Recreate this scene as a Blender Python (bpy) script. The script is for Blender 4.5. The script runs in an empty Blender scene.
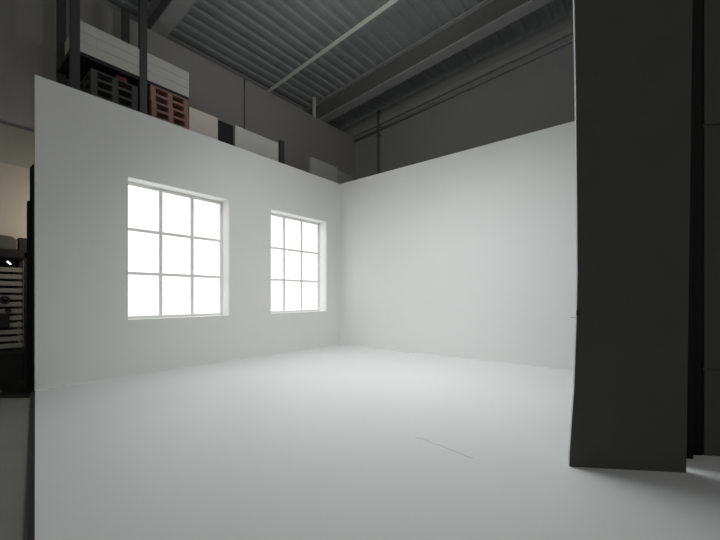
import bpy, bmesh, math, random
from mathutils import Vector, Matrix
random.seed(4)
S = bpy.context.scene
COL = S.collection
PI = math.pi

# ------------------------------------------------------------------ camera
# frame: inner corner of the white set = origin, left wall in plane x=0, right wall in plane y=0
YAW = math.radians(39.315)
cam_d = bpy.data.cameras.new('camera')
cam_d.sensor_fit = 'HORIZONTAL'
cam_d.sensor_width = 36
cam_d.lens = 18.0
cam_d.shift_y = 27 / 720
cam = bpy.data.objects.new('camera', cam_d)
cam.location = (6.595, -7.2015, 1.3)
cam.rotation_euler = (PI / 2, 0, YAW)
COL.objects.link(cam)
S.camera = cam

# ------------------------------------------------------------------ world, lights, exposure
w = bpy.data.worlds.new('world')
S.world = w
w.use_nodes = True
bg = w.node_tree.nodes['Background']
bg.inputs[0].default_value = (0.97, 1.0, 0.97, 1)
bg.inputs[1].default_value = 0.15

def area(name, loc, target, size, size_y, power, color, spread):
    d = bpy.data.lights.new(name, 'AREA')
    d.shape = 'RECTANGLE'
    d.size, d.size_y = size, size_y
    d.energy = power
    d.color = color
    d.spread = math.radians(spread)
    o = bpy.data.objects.new(name, d)
    o.location = loc
    o.rotation_euler = (Vector(target) - Vector(loc)).to_track_quat('-Z', 'Y').to_euler()
    COL.objects.link(o)
    return o

CW = (0.965, 0.995, 1.0)
area('overhead_softbox_light', (3.7, -3.4, 5.7), (3.7, -3.0, 0), 2.4, 1.6, 32, CW, 110)
area('front_fill_light', (3.9, -4.0, 5.9), (3.6, -3.6, 0), 2.0, 2.0, 13, CW, 130)  # added fill for the nearer floor
area('side_fill_light', (5.1, -3.0, 5.7), (5.0, -2.0, 0), 2.0, 1.2, 18, CW, 110)  # added fill, lifts the right end of the set
area('left_fill_light', (2.6, -4.2, 5.9), (2.4, -2.2, 0), 1.2, 1.2, 31, CW, 110)  # added fill, power fitted to wall and floor brightness
area('corner_fill_light', (4.6, -4.7, 5.9), (1.4, -.8, .6), 1.6, 1.6, 5, CW, 60)  # added narrow fill aimed into the set corner
area('wall_fill_light', (5.2, -4.0, 5.5), (4.6, 0, 1.2), 1.6, 1.0, 10, CW, 80)  # added fill to raise the right wall
area('upper_fill_light', (3.4, -3.2, 6.1), (-1.8, 1.5, 6.0), 1.2, .6, 28, (1, 1, .96), 180)  # added fill to brighten the stored boxes and upper hall
area('rear_fill_light', (10.5, -11, 4.0), (0, 0, 3.5), 5, 4, 90, (1, 1, .98), 180)  # added broad fill behind the camera, no such source known

S.view_settings.view_transform = 'Standard'
S.view_settings.look = 'None'
S.view_settings.exposure = 0
S.view_settings.gamma = 1
S.view_settings.use_curve_mapping = False

# ------------------------------------------------------------------ materials
def mat(name, col, rough=0.6, metal=0.0, var=0.0, scale=3.0, bump=0.0, bscale=40.0, spec=0.3,
        emit=None, estr=0.0, stretch=None, col2=None):
    m = bpy.data.materials.new(name)
    m.use_nodes = True
    n, l = m.node_tree.nodes, m.node_tree.links
    b = n['Principled BSDF']
    b.inputs['Roughness'].default_value = rough
    b.inputs['Metallic'].default_value = metal
    b.inputs['Specular IOR Level'].default_value = spec
    tc = n.new('ShaderNodeTexCoord')
    mp = n.new('ShaderNodeMapping')
    l.new(tc.outputs['Object'], mp.inputs[0])
    if stretch:
        mp.inputs['Scale'].default_value = stretch
    nz = n.new('ShaderNodeTexNoise')
    nz.inputs['Scale'].default_value = scale
    nz.inputs['Detail'].default_value = 5
    l.new(mp.outputs[0], nz.inputs[0])
    mx = n.new('ShaderNodeMix')
    mx.data_type = 'RGBA'
    a = [c * (1 - var) for c in col]
    c2 = col2 if col2 else [min(1, c * (1 + var)) for c in col]
    mx.inputs[6].default_value = (*a, 1)
    mx.inputs[7].default_value = (*c2, 1)
    l.new(nz.outputs[0], mx.inputs[0])
    l.new(mx.outputs[2], b.inputs['Base Color'])
    if bump:
        nb = n.new('ShaderNodeTexNoise')
        nb.inputs['Scale'].default_value = bscale
        nb.inputs['Detail'].default_value = 4
        l.new(mp.outputs[0], nb.inputs[0])
        bp = n.new('ShaderNodeBump')
        bp.inputs['Strength'].default_value = bump
        bp.inputs['Distance'].default_value = 0.01
        l.new(nb.outputs[0], bp.inputs['Height'])
        l.new(bp.outputs[0], b.inputs['Normal'])
    if emit:
        b.inputs['Emission Color'].default_value = (*emit, 1)
        b.inputs['Emission Strength'].default_value = estr
    return m

M = {
    'white': mat('white_set_paint', (.78, .78, .77), .7, var=.015, scale=.8, bump=.04, bscale=60, spec=.2),
    'floor': mat('white_floor_paint', (.765, .77, .765), .55, var=.015, scale=.7, bump=.04, bscale=50, spec=.25),
    'wood_white': mat('white_window_paint', (.88, .88, .87), .5, var=.01, scale=4, spec=.3),
    'concrete': mat('grey_concrete', (.21, .21, .19), .8, var=.12, scale=4, bump=.15, bscale=60),
    'mat': mat('black_rubber', (.018, .018, .018), .75, var=.2, scale=10, bump=.2, bscale=90),
    'deck': mat('grey_steel_deck', (.30, .31, .31), .6, var=.12, scale=2, spec=.3),
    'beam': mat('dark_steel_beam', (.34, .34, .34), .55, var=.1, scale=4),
    'web': mat('shaded_beam_web', (.15, .15, .15), .6, var=.1, scale=4),  # beam shade put into this colour; pipe, cable and trim share it
    'clad': mat('dark_grey_cladding', (.32, .32, .32), .75, var=.06, scale=1.5, bump=.05),
    'black': mat('black_board', (.066, .066, .063), .8, var=.12, scale=3, bump=.05, bscale=50, spec=.12),
    'blackdeep': mat('deep_black', (.02, .02, .02), .95, var=.1, scale=20, spec=.02),
    'foam': mat('white_foam_edge', (.78, .78, .77), .7, var=.02, scale=10),
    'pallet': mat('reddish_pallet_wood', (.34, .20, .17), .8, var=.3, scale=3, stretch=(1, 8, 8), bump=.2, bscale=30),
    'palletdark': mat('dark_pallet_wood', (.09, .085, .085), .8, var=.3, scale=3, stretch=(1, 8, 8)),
    'carton': mat('pale_board', (.74, .68, .645), .75, var=.08, scale=2, bump=.05),
    'panel': mat('pale_grey_board', (.64, .64, .61), .7, var=.05, scale=2),
    'dimpanel': mat('grey_board', (.44, .44, .43), .7, var=.05, scale=2),
    'sheet': mat('off_white_sheet', (.55, .55, .52), .65, var=.05, scale=3),
    'plank': mat('weathered_pale_timber', (.30, .295, .275), .75, var=.25, scale=4, stretch=(3, .6, 8), bump=.15),
    'red': mat('dull_red_board', (.14, .04, .04), .7, var=.15, scale=8),
    'rack': mat('black_painted_steel', (.02, .02, .02), .5, var=.15, scale=9),
    'rackpost': mat('dark_grey_steel', (.06, .062, .062), .5, var=.15, scale=9),
    'case': mat('dark_grey_plastic', (.10, .095, .085), .6, var=.1, scale=6),
    'lamp': mat('white_light_tube', (.9, .9, .9), .4, emit=(1, .97, .92), estr=6),
    'warm': mat('warm_lamp_face', (.9, .85, .8), .4, emit=(1, .86, .7), estr=12),
    'wire': mat('grey_wire', (.30, .30, .29), .5),
    'crack': mat('paint_crack_grey', (.42, .42, .41), .9),
}
# lit window diffuser
pm = mat('lit_window_diffuser', (.85, .85, .84), .6, spec=.2)
n, l = pm.node_tree.nodes, pm.node_tree.links
pb = n['Principled BSDF']
pb.inputs['Emission Color'].default_value = (1, 1, .99, 1)
pb.inputs['Emission Strength'].default_value = 1.0
M['pane'] = pm
# warehouse wall colour by height: beige below, grey-green band, dark grey above
wp = mat('warehouse_wall_bands', (.12, .12, .12), .8, bump=.05)
n, l = wp.node_tree.nodes, wp.node_tree.links
tc = n.new('ShaderNodeTexCoord'); sp = n.new('ShaderNodeSeparateXYZ')
l.new(tc.outputs['Object'], sp.inputs[0])
rp = n.new('ShaderNodeValToRGB')
mr = n.new('ShaderNodeMath'); mr.operation = 'DIVIDE'; mr.inputs[1].default_value = 8
l.new(sp.outputs[2], mr.inputs[0]); l.new(mr.outputs[0], rp.inputs[0])
rp.color_ramp.interpolation = 'CONSTANT'
e = rp.color_ramp.elements
e[0].position = 0; e[0].color = (.42, .40, .35, 1)
e[1].position = 3.53 / 8; e[1].color = (.30, .31, .27, 1)
x_ = e.new(4.2 / 8); x_.color = (.31, .30, .295, 1)
l.new(rp.outputs[0], n['Principled BSDF'].inputs['Base Color'])
M['whwall'] = wp

# ------------------------------------------------------------------ mesh helpers
def box(bm, x0, x1, y0, y1, z0, z1, mi=0):
    vs = [bm.verts.new((x, y, z)) for x in (min(x0, x1), max(x0, x1)) for y in (min(y0, y1), max(y0, y1)) for z in (min(z0, z1), max(z0, z1))]
    for f in ((0, 1, 3, 2), (4, 6, 7, 5), (0, 4, 5, 1), (2, 3, 7, 6), (0, 2, 6, 4), (1, 5, 7, 3)):
        fc = bm.faces.new([vs[i] for i in f]); fc.material_index = mi
    return vs

def prism(bm, pts, z0, z1, mi=0):
    a = [bm.verts.new((x, y, z0)) for x, y in pts]
    b = [bm.verts.new((x, y, z1)) for x, y in pts]
    k = len(pts)
    bm.faces.new(a[::-1]).material_index = mi
    bm.faces.new(b).material_index = mi
    for i in range(k):
        j = (i + 1) % k
        bm.faces.new((a[i], a[j], b[j], b[i])).material_index = mi

def tube(bm, pts, r, seg=10):
    pts = [Vector(p) for p in pts]
    rings = []
    up = Vector((0, 0, 1))
    for i, p in enumerate(pts):
        d = (pts[min(i + 1, len(pts) - 1)] - pts[max(i - 1, 0)]).normalized()
        s = d.cross(up)
        if s.length < 1e-3: s = d.cross(Vector((1, 0, 0)))
        s.normalize(); t = s.cross(d).normalized()
        rings.append([bm.verts.new(p + r * (math.cos(2 * PI * k / seg) * s + math.sin(2 * PI * k / seg) * t)) for k in range(seg)])
    for a, b in zip(rings, rings[1:]):
        for k in range(seg):
            bm.faces.new((a[k], a[(k + 1) % seg], b[(k + 1) % seg], b[k]))
    bm.faces.new(rings[0][::-1]); bm.faces.new(rings[-1])

def obj(name, bm, m, parent=None, loc=(0, 0, 0), rz=0, bevel=0, smooth=False):
    bmesh.ops.recalc_face_normals(bm, faces=bm.faces)
    me = bpy.data.meshes.new(name)
    bm.to_mesh(me); bm.free()
    for k in (m if isinstance(m, (list, tuple)) else [m]):
        me.materials.append(M[k])
    o = bpy.data.objects.new(name, me)
    o.location = loc; o.rotation_euler = (0, 0, rz)
    COL.objects.link(o)
    if parent: o.parent = parent
    if bevel:
        b = o.modifiers.new('bevel', 'BEVEL'); b.width = bevel; b.segments = 2; b.limit_method = 'ANGLE'
    if smooth:
        for p in me.polygons: p.use_smooth = True
    return o

def struct(name, bm, m, parent=None, **k):
    o = obj(name, bm, m, parent, **k)
    if not parent: o['kind'] = 'structure'
    return o

def tag(o, label, cat, group=None):
    o['label'] = label; o['category'] = cat
    if group: o['group'] = group
    return o

def thing(name, label, cat, loc=(0, 0, 0), rz=0, group=None):
    o = bpy.data.objects.new(name, None)
    o.empty_display_size = .1
    o.location = loc; o.rotation_euler = (0, 0, rz)
    COL.objects.link(o)
    return tag(o, label, cat, group)

def dup(root, loc, label=None, rz=None):
    r = root.copy(); COL.objects.link(r); r.location = loc
    if rz is not None: r.rotation_euler = (0, 0, rz)
    if label: r['label'] = label
    for ch in list(root.children):
        c = ch.copy(); COL.objects.link(c); c.parent = r
    return r

def B(): return bmesh.new()

# ------------------------------------------------------------------ set shell
WH = 4.36            # height of the white walls
TH = 0.06            # thickness of the wall skin
GZ = -0.04           # level of the concrete around the raised white floor
WIN = [(-5.073, -3.276), (-2.270, -0.521)]
WZ0, WZ1 = 0.93, 3.25
CR = 0.03            # small cove where walls meet floor

bm = B()
def cove(bm, seg, along0, along1, fn):
    """concave quarter fillet along the base of a wall; fn(offset, z, along) -> xyz"""
    rows = []
    for a in (along0, along1):
        row = [bm.verts.new(fn(-TH / 2, -.001, a)), ]
        row[0].co = fn(0, -.001, a)
        arc = []
        for k in range(seg + 1):
            t = PI / 2 * k / seg
            arc.append(bm.verts.new(fn(CR - CR * math.sin(t), CR - CR * math.cos(t) + .001, a)))
        rows.append((row[0], arc))
    (c0, a0), (c1, a1) = rows
    for k in range(seg):
        f = bm.faces.new((a0[k], a0[k + 1], a1[k + 1], a1[k])); f.smooth = True
    # closing faces get vertices of their own so the fillet keeps its smooth normals
    cp = lambda v: bm.verts.new(v.co)
    bm.faces.new([cp(v) for v in [c0] + a0]); bm.faces.new([cp(v) for v in [c1] + a1])

# left wall with two window openings
ys = [-6.203, WIN[0][0], WIN[0][1], WIN[1][0], WIN[1][1], TH]
box(bm, -TH, 0, ys[0], ys[5], 0, WZ0)
box(bm, -TH, 0, ys[0], ys[5], WZ1, WH)
for a, b_ in ((0, 1), (2, 3), (4, 5)):
    box(bm, -TH, 0, ys[a], ys[b_], WZ0, WZ1)
cove(bm, 14, -6.203, 0, lambda o, z, a: (o, a, z))
struct('wall_left', bm, 'white')
bm = B()
RX = 6.55
box(bm, 0, RX, 0, TH, 0, WH)
cove(bm, 14, 0, RX, lambda o, z, a: (a, -o, z))
struct('wall_right', bm, 'white')

# timber bracing frame behind the set walls
bm = B()
for y in (-6.0, -5.2, -3.15, -2.4, -.4):
    box(bm, -TH - .09, -TH, y - .02, y + .02, GZ, WH - .02)
for x in (.6, 1.8, 3.0, 4.2, 5.4, 6.4):
    box(bm, x - .02, x + .02, TH, TH + .09, GZ, WH - .02)
struct('trim_1', bm, 'plank')

# white floor slab (raised a little above the concrete), black tape along its open edge
def fy(x): return -6.203 - .1517 * x
bm = B()
prism(bm, [(-TH, fy(-TH)), (8.6, fy(8.6)), (8.6, TH), (-TH, TH)], GZ, 0)
floor_o = struct('floor', bm, 'floor')
bm = B()
prism(bm, [(0, fy(0) - .03), (8.6, fy(8.6) - .03), (8.6, fy(8.6)), (0, fy(0))], GZ, .002)
struct('trim_2', bm, 'mat')
bm = B()
box(bm, -2.7, 14, -14, 3.2, GZ - .1, GZ - .002)
struct('floor', bm, 'concrete')
bm = B()
prism(bm, [(.17, -6.285), (-1.795, -7.90), (-1.795, -5.8), (-.25, -5.8), (-.25, -6.20), (-.1, -6.235)], GZ, GZ + .006)
tag(obj('rubber_mat', bm, 'mat'), 'black rubber mat on the floor in the dark gap left of the white wall', 'mat')

# hairline cracks in the paint
def crack(pts, r):
    bm = B()
    tube(bm, pts, r, 6)
    return bm
def jitter(p0, p1, nseg, amp):
    p0, p1 = Vector(p0), Vector(p1)
    out = []
    for i in range(nseg + 1):
        p = p0.lerp(p1, i / nseg)
        p += Vector((random.uniform(-amp, amp), random.uniform(-amp, amp), 0))
        out.append(p)
    return out
struct('crack', crack(jitter((4.887, -4.28, 0), (5.453, -4.38, 0), 16, .011), .0018), 'crack', floor_o)

wl, wr = bpy.data.objects['wall_left'], bpy.data.objects['wall_right']
struct('crack', crack(jitter((CR * .27, -6.07, CR * .27), (CR * .27, -5.78, CR * .27), 10, .003), .003), 'crack', wl)
struct('crack', crack(jitter((1.66, -CR * .27, CR * .27), (2.3, -CR * .27, CR * .27), 12, .003), .0035), 'crack', wr)

# ------------------------------------------------------------------ windows
def window(n_, y0, y1):
    D = .33
    bm = B()          # deep reveal lining
    t = .02
    box(bm, -D, -TH, y0 - t, y0, WZ0 - t, WZ1 + t)
    box(bm, -D, -TH, y1, y1 + t, WZ0 - t, WZ1 + t)
    box(bm, -D, -TH, y0, y1, WZ1, WZ1 + t)
    box(bm, -D, -TH, y0, y1, WZ0 - t, WZ0)
    wo = struct('window_%d' % n_, bm, 'wood_white')
    F = .045
    bm = B()
    xa, xb = -D + .005, -D + .055
    box(bm, xa, xb, y0, y0 + F, WZ0, WZ1)
    box(bm, xa, xb, y1 - F, y1, WZ0, WZ1)
    box(bm, xa, xb, y0 + F, y1 - F, WZ1 - .055, WZ1)
    box(bm, xa, xb, y0 + F, y1 - F, WZ0, WZ0 + .045)
    obj('window_frame', bm, 'wood_white', wo, bevel=.004)
    iy0, iy1 = y0 + F, y1 - F
    iz0, iz1 = WZ0 + .03, WZ1 - .055
    for k in (1, 2):
        bm = B(); c = iy0 + (iy1 - iy0) * k / 3
        box(bm, xa + .004, xb - .006, c - .029, c + .029, iz0, iz1)
        obj('glazing_bar', bm, 'wood_white', wo, bevel=.003)
    for k in (1, 2):
        bm = B(); c = iz0 + (iz1 - iz0) * k / 3
        box(bm, xa + .006, xb - .008, iy0, iy1, c - .026, c + .026)
        obj('glazing_bar', bm, 'wood_white', wo, bevel=.003)
    bm = B()
    box(bm, -D - .012, -D + .004, y0 + .001, y1 - .001, WZ0 + .001, WZ1 - .001)
    obj('pane', bm, 'pane', wo)
window(1, *WIN[0])
window(2, *WIN[1])

# ------------------------------------------------------------------ warehouse shell
def ez(x): return 7.05 + .08 * (x + 1.8)
WX, WY = -1.8, 2.76
bm = B(); box(bm, WX - .15, WX, -12, WY, GZ, 7.05)
struct('wall_outer_left', bm, 'whwall')
bm = B(); box(bm, WX, WX + .02, -12, WY, 4.175, 4.215)
struct('trim_3', bm, 'web')
bm = B(); box(bm, -2.7, -2.6, -12, 3.2, 6.5, 8.2)
struct('wall_parapet', bm, 'clad')
bm = B()
a = [(WX - .9, GZ), (13, GZ), (13, ez(13) + .55), (WX - .9, ez(WX - .9) + .55)]
f1 = [bm.verts.new((x, WY, z)) for x, z in a]; f2 = [bm.verts.new((x, WY + .15, z)) for x, z in a]
bm.faces.new(f1); bm.faces.new(f2[::-1])
for i in range(4): bm.faces.new((f1[i], f1[(i + 1) % 4], f2[(i + 1) % 4], f2[i]))
struct('wall_outer_back', bm, 'clad')
bm = B()              # cladding joints
for x in (1.055, 4.0, 7.0):
    box(bm, x - .012, x + .012, WY - .008, WY, GZ, ez(x) + .3)
struct('trim_4', bm, 'beam')

# corrugated deck, ribs run along y
bm = B()
prof = []
x = -2.7
while x < 13:
    for dx, dz in ((0, 0), (.12, 0), (.15, .055), (.27, .055)):
        prof.append((x + dx, ez(x + dx) + .65 + dz))
    x += .30
lo = [(bm.verts.new((x, -12, z)), bm.verts.new((x, 3.0, z))) for x, z in prof]
hi = [(bm.verts.new((x, -12, z + .01)), bm.verts.new((x, 3.0, z + .01))) for x, z in prof]
for L_ in (lo, hi):
    for (a, b_), (c, d) in zip(L_, L_[1:]): bm.faces.new((a, b_, d, c))
for k in (0, 1):
    for i in range(len(prof) - 1): bm.faces.new((lo[i][k], lo[i + 1][k], hi[i + 1][k], hi[i][k]))
for i in (0, -1): bm.faces.new((lo[i][0], lo[i][1], hi[i][1], hi[i][0]))
struct('ceiling', bm, 'deck')

def sloped(bm, x0, x1, y0, y1, za, zb):
    """bar following the roof slope, za..zb above the eave line"""
    vs = [bm.verts.new((x, y, ez(x) + z)) for x in (x0, x1) for y in (y0, y1) for z in (za, zb)]
    for f in ((0, 1, 3, 2), (4, 6, 7, 5), (0, 4, 5, 1), (2, 3, 7, 6), (0, 2, 6, 4), (1, 5, 7, 3)):
        bm.faces.new([vs[i] for i in f])
BK = 'roof beams of the hall'
for y, lab in ((1.15, 'dark steel roof beam nearest the back corner, meeting the top of the side wall'),
               (-3.9, 'dark steel roof beam crossing above the windows'), (-8.9, 'dark steel roof beam behind the camera')):
    if y < -6: continue
    t = thing('roof_beam', lab, 'beam', (0, y, 0), group=None)
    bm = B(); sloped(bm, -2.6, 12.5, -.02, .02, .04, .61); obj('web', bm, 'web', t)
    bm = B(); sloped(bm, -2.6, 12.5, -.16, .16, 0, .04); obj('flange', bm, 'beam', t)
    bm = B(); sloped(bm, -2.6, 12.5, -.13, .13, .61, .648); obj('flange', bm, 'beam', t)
bm = B(); sloped(bm, WX, 12.5, WY - .10, WY - .003, .02, .18)
tag(obj('wall_rail', bm, 'beam'), 'dark steel rail fixed along the top of the back wall', 'rail')
bm = B(); tube(bm, [(x, WY - .06, ez(x) - .14) for x in (WX + .02, 12.5)], .04)
tag(obj('ceiling_pipe', bm, 'beam', smooth=True), 'long dark pipe running just below the top of the back wall', 'pipe')
bm = B(); sloped(bm, -2.3, 6, -.03, .03, .58, .64)
tag(obj('roof_joist', bm, 'panel', loc=(0, -.93, -.50)), 'thin pale roof joist left of the big beam', 'beam')
bm = B(); box(bm, -1.87, -1.80, .74, .82, 7.05, 7.69)
tag(obj('roof_strut', bm, 'panel'), 'short pale upright strut between side wall top and roof', 'strut')
t = thing('drain_pipe', 'thin dark vertical pipe on the back wall near the corner', 'pipe', (-.678, WY - .03, 0))
bm = B(); tube(bm, [(0, -.06, GZ), (0, -.06, 7.62)], .045); obj('pipe', bm, 'web', t, smooth=True)
for z in (3.5, 5.2, 6.8):
    bm = B(); box(bm, -.06, .06, -.11, 0, z - .02, z + .02); obj('bracket', bm, 'web', t)
bm = B(); tube(bm, [(-1.77, -1.789, z) for z in (7.05, 6.5, 5.9, 4.0, GZ)], .014)
tag(obj('wall_cable', bm, 'web', smooth=True), 'thin black cable running down the side wall above the boards', 'cable')

# ------------------------------------------------------------------ storage rack behind the left wall
RXF, RXB = -.62, -1.50
SH = 4.52
t = thing('storage_rack', 'tall steel storage rack behind the white wall carrying pallets and boards', 'rack', (0, 0, GZ))
for y, top in ((-5.62, 7.0), (-4.62, 7.0), (-3.74, 4.5), (-1.455, 5.22), (1.50, 5.0)):
    for xx in (RXF, RXB):
        bm = B(); box(bm, xx - .09, xx, y - .06, y + .06, 0, top - GZ); obj('upright', bm, 'rackpost', t)
for z in (SH,):
    bm = B()
    for xx in (RXF - .02, RXB - .02): box(bm, xx - .05, xx, -5.62, 1.5, z - .14 - GZ, z - .03 - GZ)
    obj('shelf_beam', bm, 'rack', t)
    bm = B(); box(bm, RXB - .09, RXF, -5.68, 1.56, z - .03 - GZ, z - GZ); obj('shelf_deck', bm, 'rack', t)
bm = B(); box(bm, RXB - .09, RXF - .02, -5.68, -3.79, 5.24 - GZ, 5.30 - GZ); obj('shelf_deck', bm, 'rack', t)

# pallets: each 0.70 wide along the wall, stacked
def make_pallet(name, m, label, cat='pallet', group=None, W=.70, L=.85):
    t = thing(name, label, cat, group=group)
    bm = B()
    for i in range(5):
        y = -W / 2 + i * W / 4
    for i in range(6):
        xx = -L / 2 + .05 + i * (L - .1) / 5
        box(bm, xx - .05, xx + .05, -W / 2, W / 2, .122, .144)
    obj('deck_boards', bm, m, t, bevel=.003)
    bm = B()
    for i in range(3):
        xx = -L / 2 + .05 + i * (L - .1) / 2
        box(bm, xx - .05, xx + .05, -W / 2, W / 2, 0, .02)
    obj('bottom_boards', bm, m, t, bevel=.003)
    for c in (-1, 0, 1):
        bm = B()
        cc = c * (W / 2 - .045)
        for i in range(3):
            xx = -L / 2 + .06 + i * (L - .12) / 2
            box(bm, xx - .06, xx + .06, cc - .045, cc + .045, .02, .10)
        box(bm, -L / 2, L / 2, cc - .045, cc + .045, .10, .122)
        obj('bearer', bm, m, t, bevel=.003)
    return t
pal = make_pallet('wooden_pallet', 'pallet', 'reddish wooden pallet in the stack on the rack above the first window', group='stacked reddish pallets')
for k in range(5):
    p = pal if k == 0 else dup(pal, (0, 0, 0))
    p.location = (-1.06 + random.uniform(-.01, .01), -4.14 + random.uniform(-.012, .012), SH + k * .1445)
    p['label'] = 'reddish wooden pallet, %s of the stack above the first window' % ('lowest', 'second from the bottom', 'in the middle', 'second from the top', 'topmost')[k]
pal = make_pallet('dark_pallet', 'palletdark', 'dark wooden pallet stacked left of the reddish pallets', group='dark pallets')
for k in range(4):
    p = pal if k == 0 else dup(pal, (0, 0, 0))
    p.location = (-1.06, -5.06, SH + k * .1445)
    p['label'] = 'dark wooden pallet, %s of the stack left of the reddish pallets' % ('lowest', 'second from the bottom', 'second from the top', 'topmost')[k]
# red box on a dark crate
bm = B(); box(bm, -.3, .3, -.09, .09, 0, .12)
tag(obj('red_box', bm, 'red', loc=(-1.04, -4.93, SH + 4 * .1445), bevel=.006), 'small dull red box above the white wall, left of the pallets', 'box')
# off white sheets on the upper shelf
for k, h in enumerate((.17, .16, .17)):
    bm = B(); box(bm, -.42, .42, -.9, .9, 0, h)
    z = 5.302 + (0, .172, .334)[k]
    tag(obj('foam_block', bm, 'sheet', loc=(-1.06, -4.684, z), bevel=.005),
        ('off white slab lying lowest on the upper shelf above the pallets', 'off white slab lying in the middle of the upper shelf stack', 'off white slab lying topmost on the upper shelf')[k], 'board')
# boards standing on the long shelf
def board(name, m, y0, y1, z1, label, x0=-.66, x1=-1.3, cat='box'):
    t = thing(name, label, cat, ((x0 + x1) / 2, (y0 + y1) / 2, SH))
    h = z1 - SH; hw = abs(x1 - x0) / 2; hy = (y1 - y0) / 2
    bm = B(); box(bm, -hw, hw, -hy, hy, 0, h - .05); obj('body', bm, m, t, bevel=.006)
    bm = B(); box(bm, -hw, hw, -hy, hy, h - .05, h); obj('lid', bm, m, t, bevel=.006)
    return t
board('storage_box', 'carton', -3.77, -3.155, 5.14, 'pale pinkish box just right of the pallets above the white wall')
board('equipment_case', 'rack', -3.15, -2.77, 5.13, 'black case between the two palest boxes on the rack', x0=-.70, cat='case')
board('storage_box', 'panel', -2.74, -1.548, 5.14, 'wide pale grey box above the gap between the two windows')
board('plywood_board', 'dimpanel', -.434, .608, 5.13, 'dull grey board standing above the wall corner', x1=-.76, cat='board')
board('storage_box', 'clad', .62, 1.34, 5.05, 'dark grey box rightmost on the rack beside the wall corner')
for k, (y, h) in enumerate(((-3.60, .05), (-3.30, .03))):
    bm = B(); box(bm, -.08, .08, -.08, .08, 0, h)
    tag(obj('wood_offcut', bm, 'rack', loc=(-.86, y, 5.14), bevel=.01), ('small dark offcut lying on the pinkish box, nearer the pallets', 'small flat dark offcut lying on the pinkish box, nearer the black case')[k], 'offcut')

# ------------------------------------------------------------------ dark gap at the far left
bm = B(); box(bm, -.40, -.17, -6.20, -6.08, GZ, 3.17)
tag(obj('timber_post', bm, 'blackdeep', bevel=.004), 'tall black post standing right behind the end of the white wall', 'post')
bm = B(); box(bm, -.56, -.41, -6.21, -6.10, GZ, 2.70)
tag(obj('timber_post', bm, 'blackdeep', bevel=.004), 'shorter black post beside the tall one at the wall end', 'post')
t = thing('board_rack', 'black rack of pale planks in the dark gap left of the white wall', 'rack', (-1.45, -6.75, GZ + .007))
for yy in (-.68, .60):
    for xx in (-.27, .21):
        bm = B(); box(bm, xx, xx + .05, yy, yy + .05, 0, 2.04); obj('upright', bm, 'rack', t)
bm = B(); box(bm, -.285, -.272, -.68, .66, 0, 2.04); obj('added_backing', bm, 'mat', t)  # added dark sheet, hides the lit wall behind the planks
bm = B(); box(bm, -.27, .26, -.68, .66, 2.0 - .04, 2.08); obj('top_shelf', bm, 'rack', t)
bm = B(); box(bm, -.27, .26, -.63, .60, .44, .50); obj('bottom_shelf', bm, 'rack', t)
bm = B(); box(bm, -.26, .24, -.63, .60, .0, .44); obj('plinth', bm, 'mat', t)
ORD = ['topmost of all', 'second from the top', 'third from the top', 'fourth from the top', 'fifth from the top', 'sixth from the top',
       'sixth from the bottom', 'fifth from the bottom', 'fourth from the bottom', 'third from the bottom', 'second from the bottom', 'lowest of all']
for k in range(12):
    z = .465 + k * .1085
    bm = B()
    box(bm, -.22, .24, -.60, .59, .035, .104)
    for yy in (-.5, 0, .5): box(bm, -.2, .2, yy - .03, yy + .03, 0, .035, 1)
    tag(obj('wooden_plank', bm, ['plank', 'rack'], loc=(-1.45, -6.75 + random.uniform(-.006, .006), z), bevel=.004),
        'pale weathered plank in the black rack, %s' % ORD[11 - k], 'plank', 'planks in the rack')
# things on the rack
bm = B()
pr = [(-.35, 0), (.30, 0), (.30, .16), (.24, .22), (-.28, .25), (-.35, .2)]
a = [bm.verts.new((-.2, y, z)) for y, z in pr]; b_ = [bm.verts.new((.2, y, z)) for y, z in pr]
bm.faces.new(a); bm.faces.new(b_[::-1])
for i in range(6): bm.faces.new((a[i], a[(i + 1) % 6], b_[(i + 1) % 6], b_[i]))
tag(obj('grey_bag', bm, 'case', loc=(-1.45, -6.52, 2.04), bevel=.02), 'dark grey bag with rounded top on the plank rack', 'bag')
bm = B(); box(bm, -.18, .18, -.06, .05, 0, .21)
tag(obj('black_box', bm, 'rack', loc=(-1.45, -6.145, 2.04), bevel=.01), 'black box at the right end of the plank rack top', 'box')
t = thing('torch_light', 'small lit white light tube slanting on the plank rack', 'lamp', (-1.19, -6.33, 1.795))
bm = B(); tube(bm, [(0, -.018, .06), (0, .022, .015)], .008); obj('light_tube', bm, 'lamp', t)
bm = B(); tube(bm, [(0, .022, .015), (0, .03, .0)], .010); obj('base', bm, 'rack', t)
for k, (y, z, r) in enumerate(((-6.375, 1.255, .062), (-6.335, 1.09, .035))):
    bm = B(); seg = 24
    for (r0, r1) in ((r, r * .5),):
        rg = [[bm.verts.new((xx, rr * math.cos(2 * PI * i / seg), rr * math.sin(2 * PI * i / seg))) for i in range(seg)] for xx, rr in ((0, r0), (.05, r0), (.05, r1), (0, r1))]
        for q in range(4):
            A, B2 = rg[q], rg[(q + 1) % 4]
            for i in range(seg): bm.faces.new((A[i], A[(i + 1) % seg], B2[(i + 1) % seg], B2[i]))
    tag(obj('tape_roll', bm, 'rack', loc=(-1.205, y, z), bevel=.003), ('upper black round roll hanging on the plank rack', 'lower black round roll hanging on the plank rack')[k], 'roll')
bm = B(); box(bm, 0, .05, -.08, .075, 0, .22); box(bm, -.001, .052, -.082, .077, .16, .18)
tag(obj('hanging_pouch', bm, 'rack', loc=(-1.205, -6.40, .82), bevel=.008), 'black pouch hanging in front of the lower planks', 'pouch')
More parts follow.
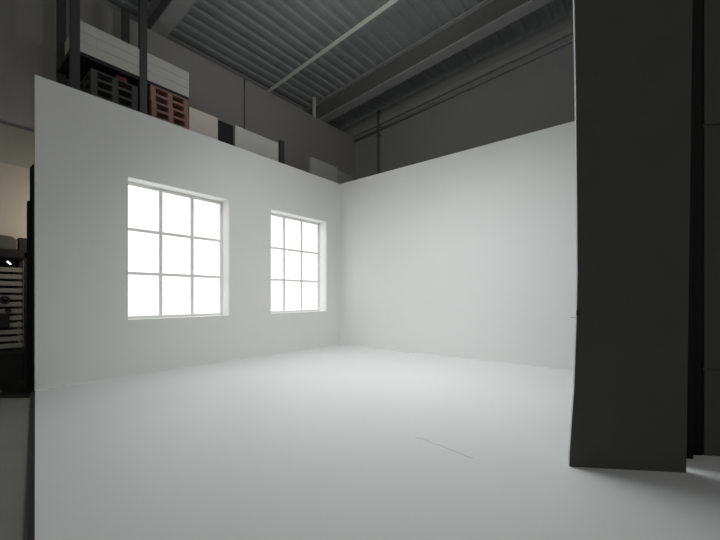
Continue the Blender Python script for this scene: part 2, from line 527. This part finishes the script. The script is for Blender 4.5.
bm = B(); tube(bm, [(.07 * math.cos(a), .05 * math.sin(a), .008 + .012 * i / 14) for i, a in enumerate([2 * PI * k / 12 for k in range(15)])], .007)
tag(obj('cable_loop', bm, 'wire', loc=(-.52, -6.52, GZ + .006), smooth=True), 'small loop of pale wire lying on the black mat', 'cable')
# warm work lamp behind the end of the set wall, shining at the hall wall
t = thing('work_lamp', 'warm work lamp on a pole behind the white wall', 'lamp', (-.55, -5.35, GZ))
bm = B(); tube(bm, [(0, 0, .02), (0, 0, 2.55)], .015); obj('pole', bm, 'rack', t, smooth=True)
bm = B(); box(bm, -.18, .18, -.18, .18, 0, .03); obj('base', bm, 'rack', t, bevel=.005)
bm = B(); box(bm, -.04, .06, -.15, .15, 2.5, 2.75); obj('lamp_head', bm, 'rack', t, bevel=.01)
bm = B(); box(bm, -.046, -.041, -.13, .13, 2.52, 2.73); obj('lamp_face', bm, 'warm', t)
area('work_lamp_light', (-.62, -5.35, 2.6), (-1.8, -6.1, 2.5), .25, .2, 13, (1, .86, .70), 170)

# ------------------------------------------------------------------ black flats on the right
def to_px(xpx, D):
    s = (xpx - 360) / 360
    return Vector((6.595 + D * (-math.sin(YAW) + s * math.cos(YAW)), -7.2015 + D * (math.cos(YAW) + s * math.sin(YAW))))
FA, FB = to_px(578.2, 2.75), to_px(689, 2.66)
FH = 4.0
t = thing('black_flat', 'large black foam board with a thin white edge standing on the right', 'board', (FA.x, FA.y, 0), math.atan2(FB.y - FA.y, FB.x - FA.x))
Wd = (FB - FA).length
def bow(z):       # gentle warp of the tall board
    pts = [(0, -.060), (.08, -.058), (.60, -.024), (1.14, -.006), (1.5, 0), (2.1, -.004), (2.9, -.012), (4.0, -.03)]
    for (z0, v0), (z1, v1) in zip(pts, pts[1:]):
        if z <= z1: return v0 + (v1 - v0) * (z - z0) / (z1 - z0)
    return pts[-1][1]
NZ, NX = 40, 6
def board_mesh(y0, y1):
    bm = B()
    rows = []
    for i in range(NZ + 1):
        z = FH * i / NZ
        rowf, rowb = [], []
        for j in range(NX + 1):
            u = j / NX
            x = bow(z) * (1 - u) + u * (Wd + .018 * (z - 1.5) / 1.5)
            rowf.append(bm.verts.new((x, y0, z))); rowb.append(bm.verts.new((x, y1, z)))
        rows.append((rowf, rowb))
    for i in range(NZ):
        f0, b0 = rows[i]; f1_, b1 = rows[i + 1]
        for j in range(NX):
            bm.faces.new((f0[j], f0[j + 1], f1_[j + 1], f1_[j])); bm.faces.new((b0[j], b0[j + 1], b1[j + 1], b1[j]))
        for j in (0, NX): bm.faces.new((f0[j], b0[j], b1[j], f1_[j]))
    for r in (rows[0], rows[-1]):
        for j in range(NX): bm.faces.new((r[0][j], r[0][j + 1], r[1][j + 1], r[1][j]))
    return bm
obj('black_face', board_mesh(0, .012), 'black', t)
o = obj('white_backing', board_mesh(.012, .034), 'foam', t); o['label'] = 'white foam edge and back'
bm = B(); tube(bm, [(-.045, .03, 1.14), (-.02, .034, 1.143), (0.0, .03, 1.138)], .0025, 6); obj('wire_hook', bm, 'wire', t)
bm = B(); box(bm, -.012, .012, -.004, .004, 1.16, 1.20); obj('tape_tab', bm, 'rack', t)

# second black flat further right, with framed panels
GA, GB = to_px(704.5, 2.95), to_px(850, 2.80)
t = thing('black_flat', 'black panelled flat at the right edge behind the large board', 'board', (GA.x, GA.y, 0), math.atan2(GB.y - GA.y, GB.x - GA.x))
Wg = (GB - GA).length
bm = B(); box(bm, 0, Wg, .012, .05, 0, FH); obj('panel', bm, 'black', t)
bm = B()
for z0, z1 in ((0.0, .70), (.715, 2.70), (2.715, FH)):
    box(bm, 0, Wg, 0, .012, z0, z1)
obj('facing', bm, 'black', t, bevel=.003)
# added black sheet, stands in for deep shade between the two flats
KA, KB = to_px(672, 2.80), to_px(716, 3.09)
t0 = Vector((KB.x - KA.x, KB.y - KA.y)); Lk = t0.length
bm = B(); n_ = 40
lo, hi = [], []
for i in range(n_ + 1):
    u = i / n_; yv = .018 * math.sin(u * 9 * PI) + .006 * math.sin(u * 31)
    for dy, L_ in ((0, lo), (.006, hi)):
        L_.append((bm.verts.new((u * Lk, yv + dy, .0)), bm.verts.new((u * Lk, yv + dy, 3.95))))
for L_ in (lo, hi):
    for (a, b_), (c, d) in zip(L_, L_[1:]): bm.faces.new((a, c, d, b_))
for k in (0, 1):
    for i in range(n_): bm.faces.new((lo[i][k], lo[i + 1][k], hi[i + 1][k], hi[i][k]))
for i in (0, -1): bm.faces.new((lo[i][0], lo[i][1], hi[i][1], hi[i][0]))
tag(obj('dark_gap_sheet', bm, 'blackdeep', loc=(KA.x, KA.y, 0), rz=math.atan2(t0.y, t0.x), smooth=True), 'deep black sheet added to darken the gap between the two black boards', 'curtain')
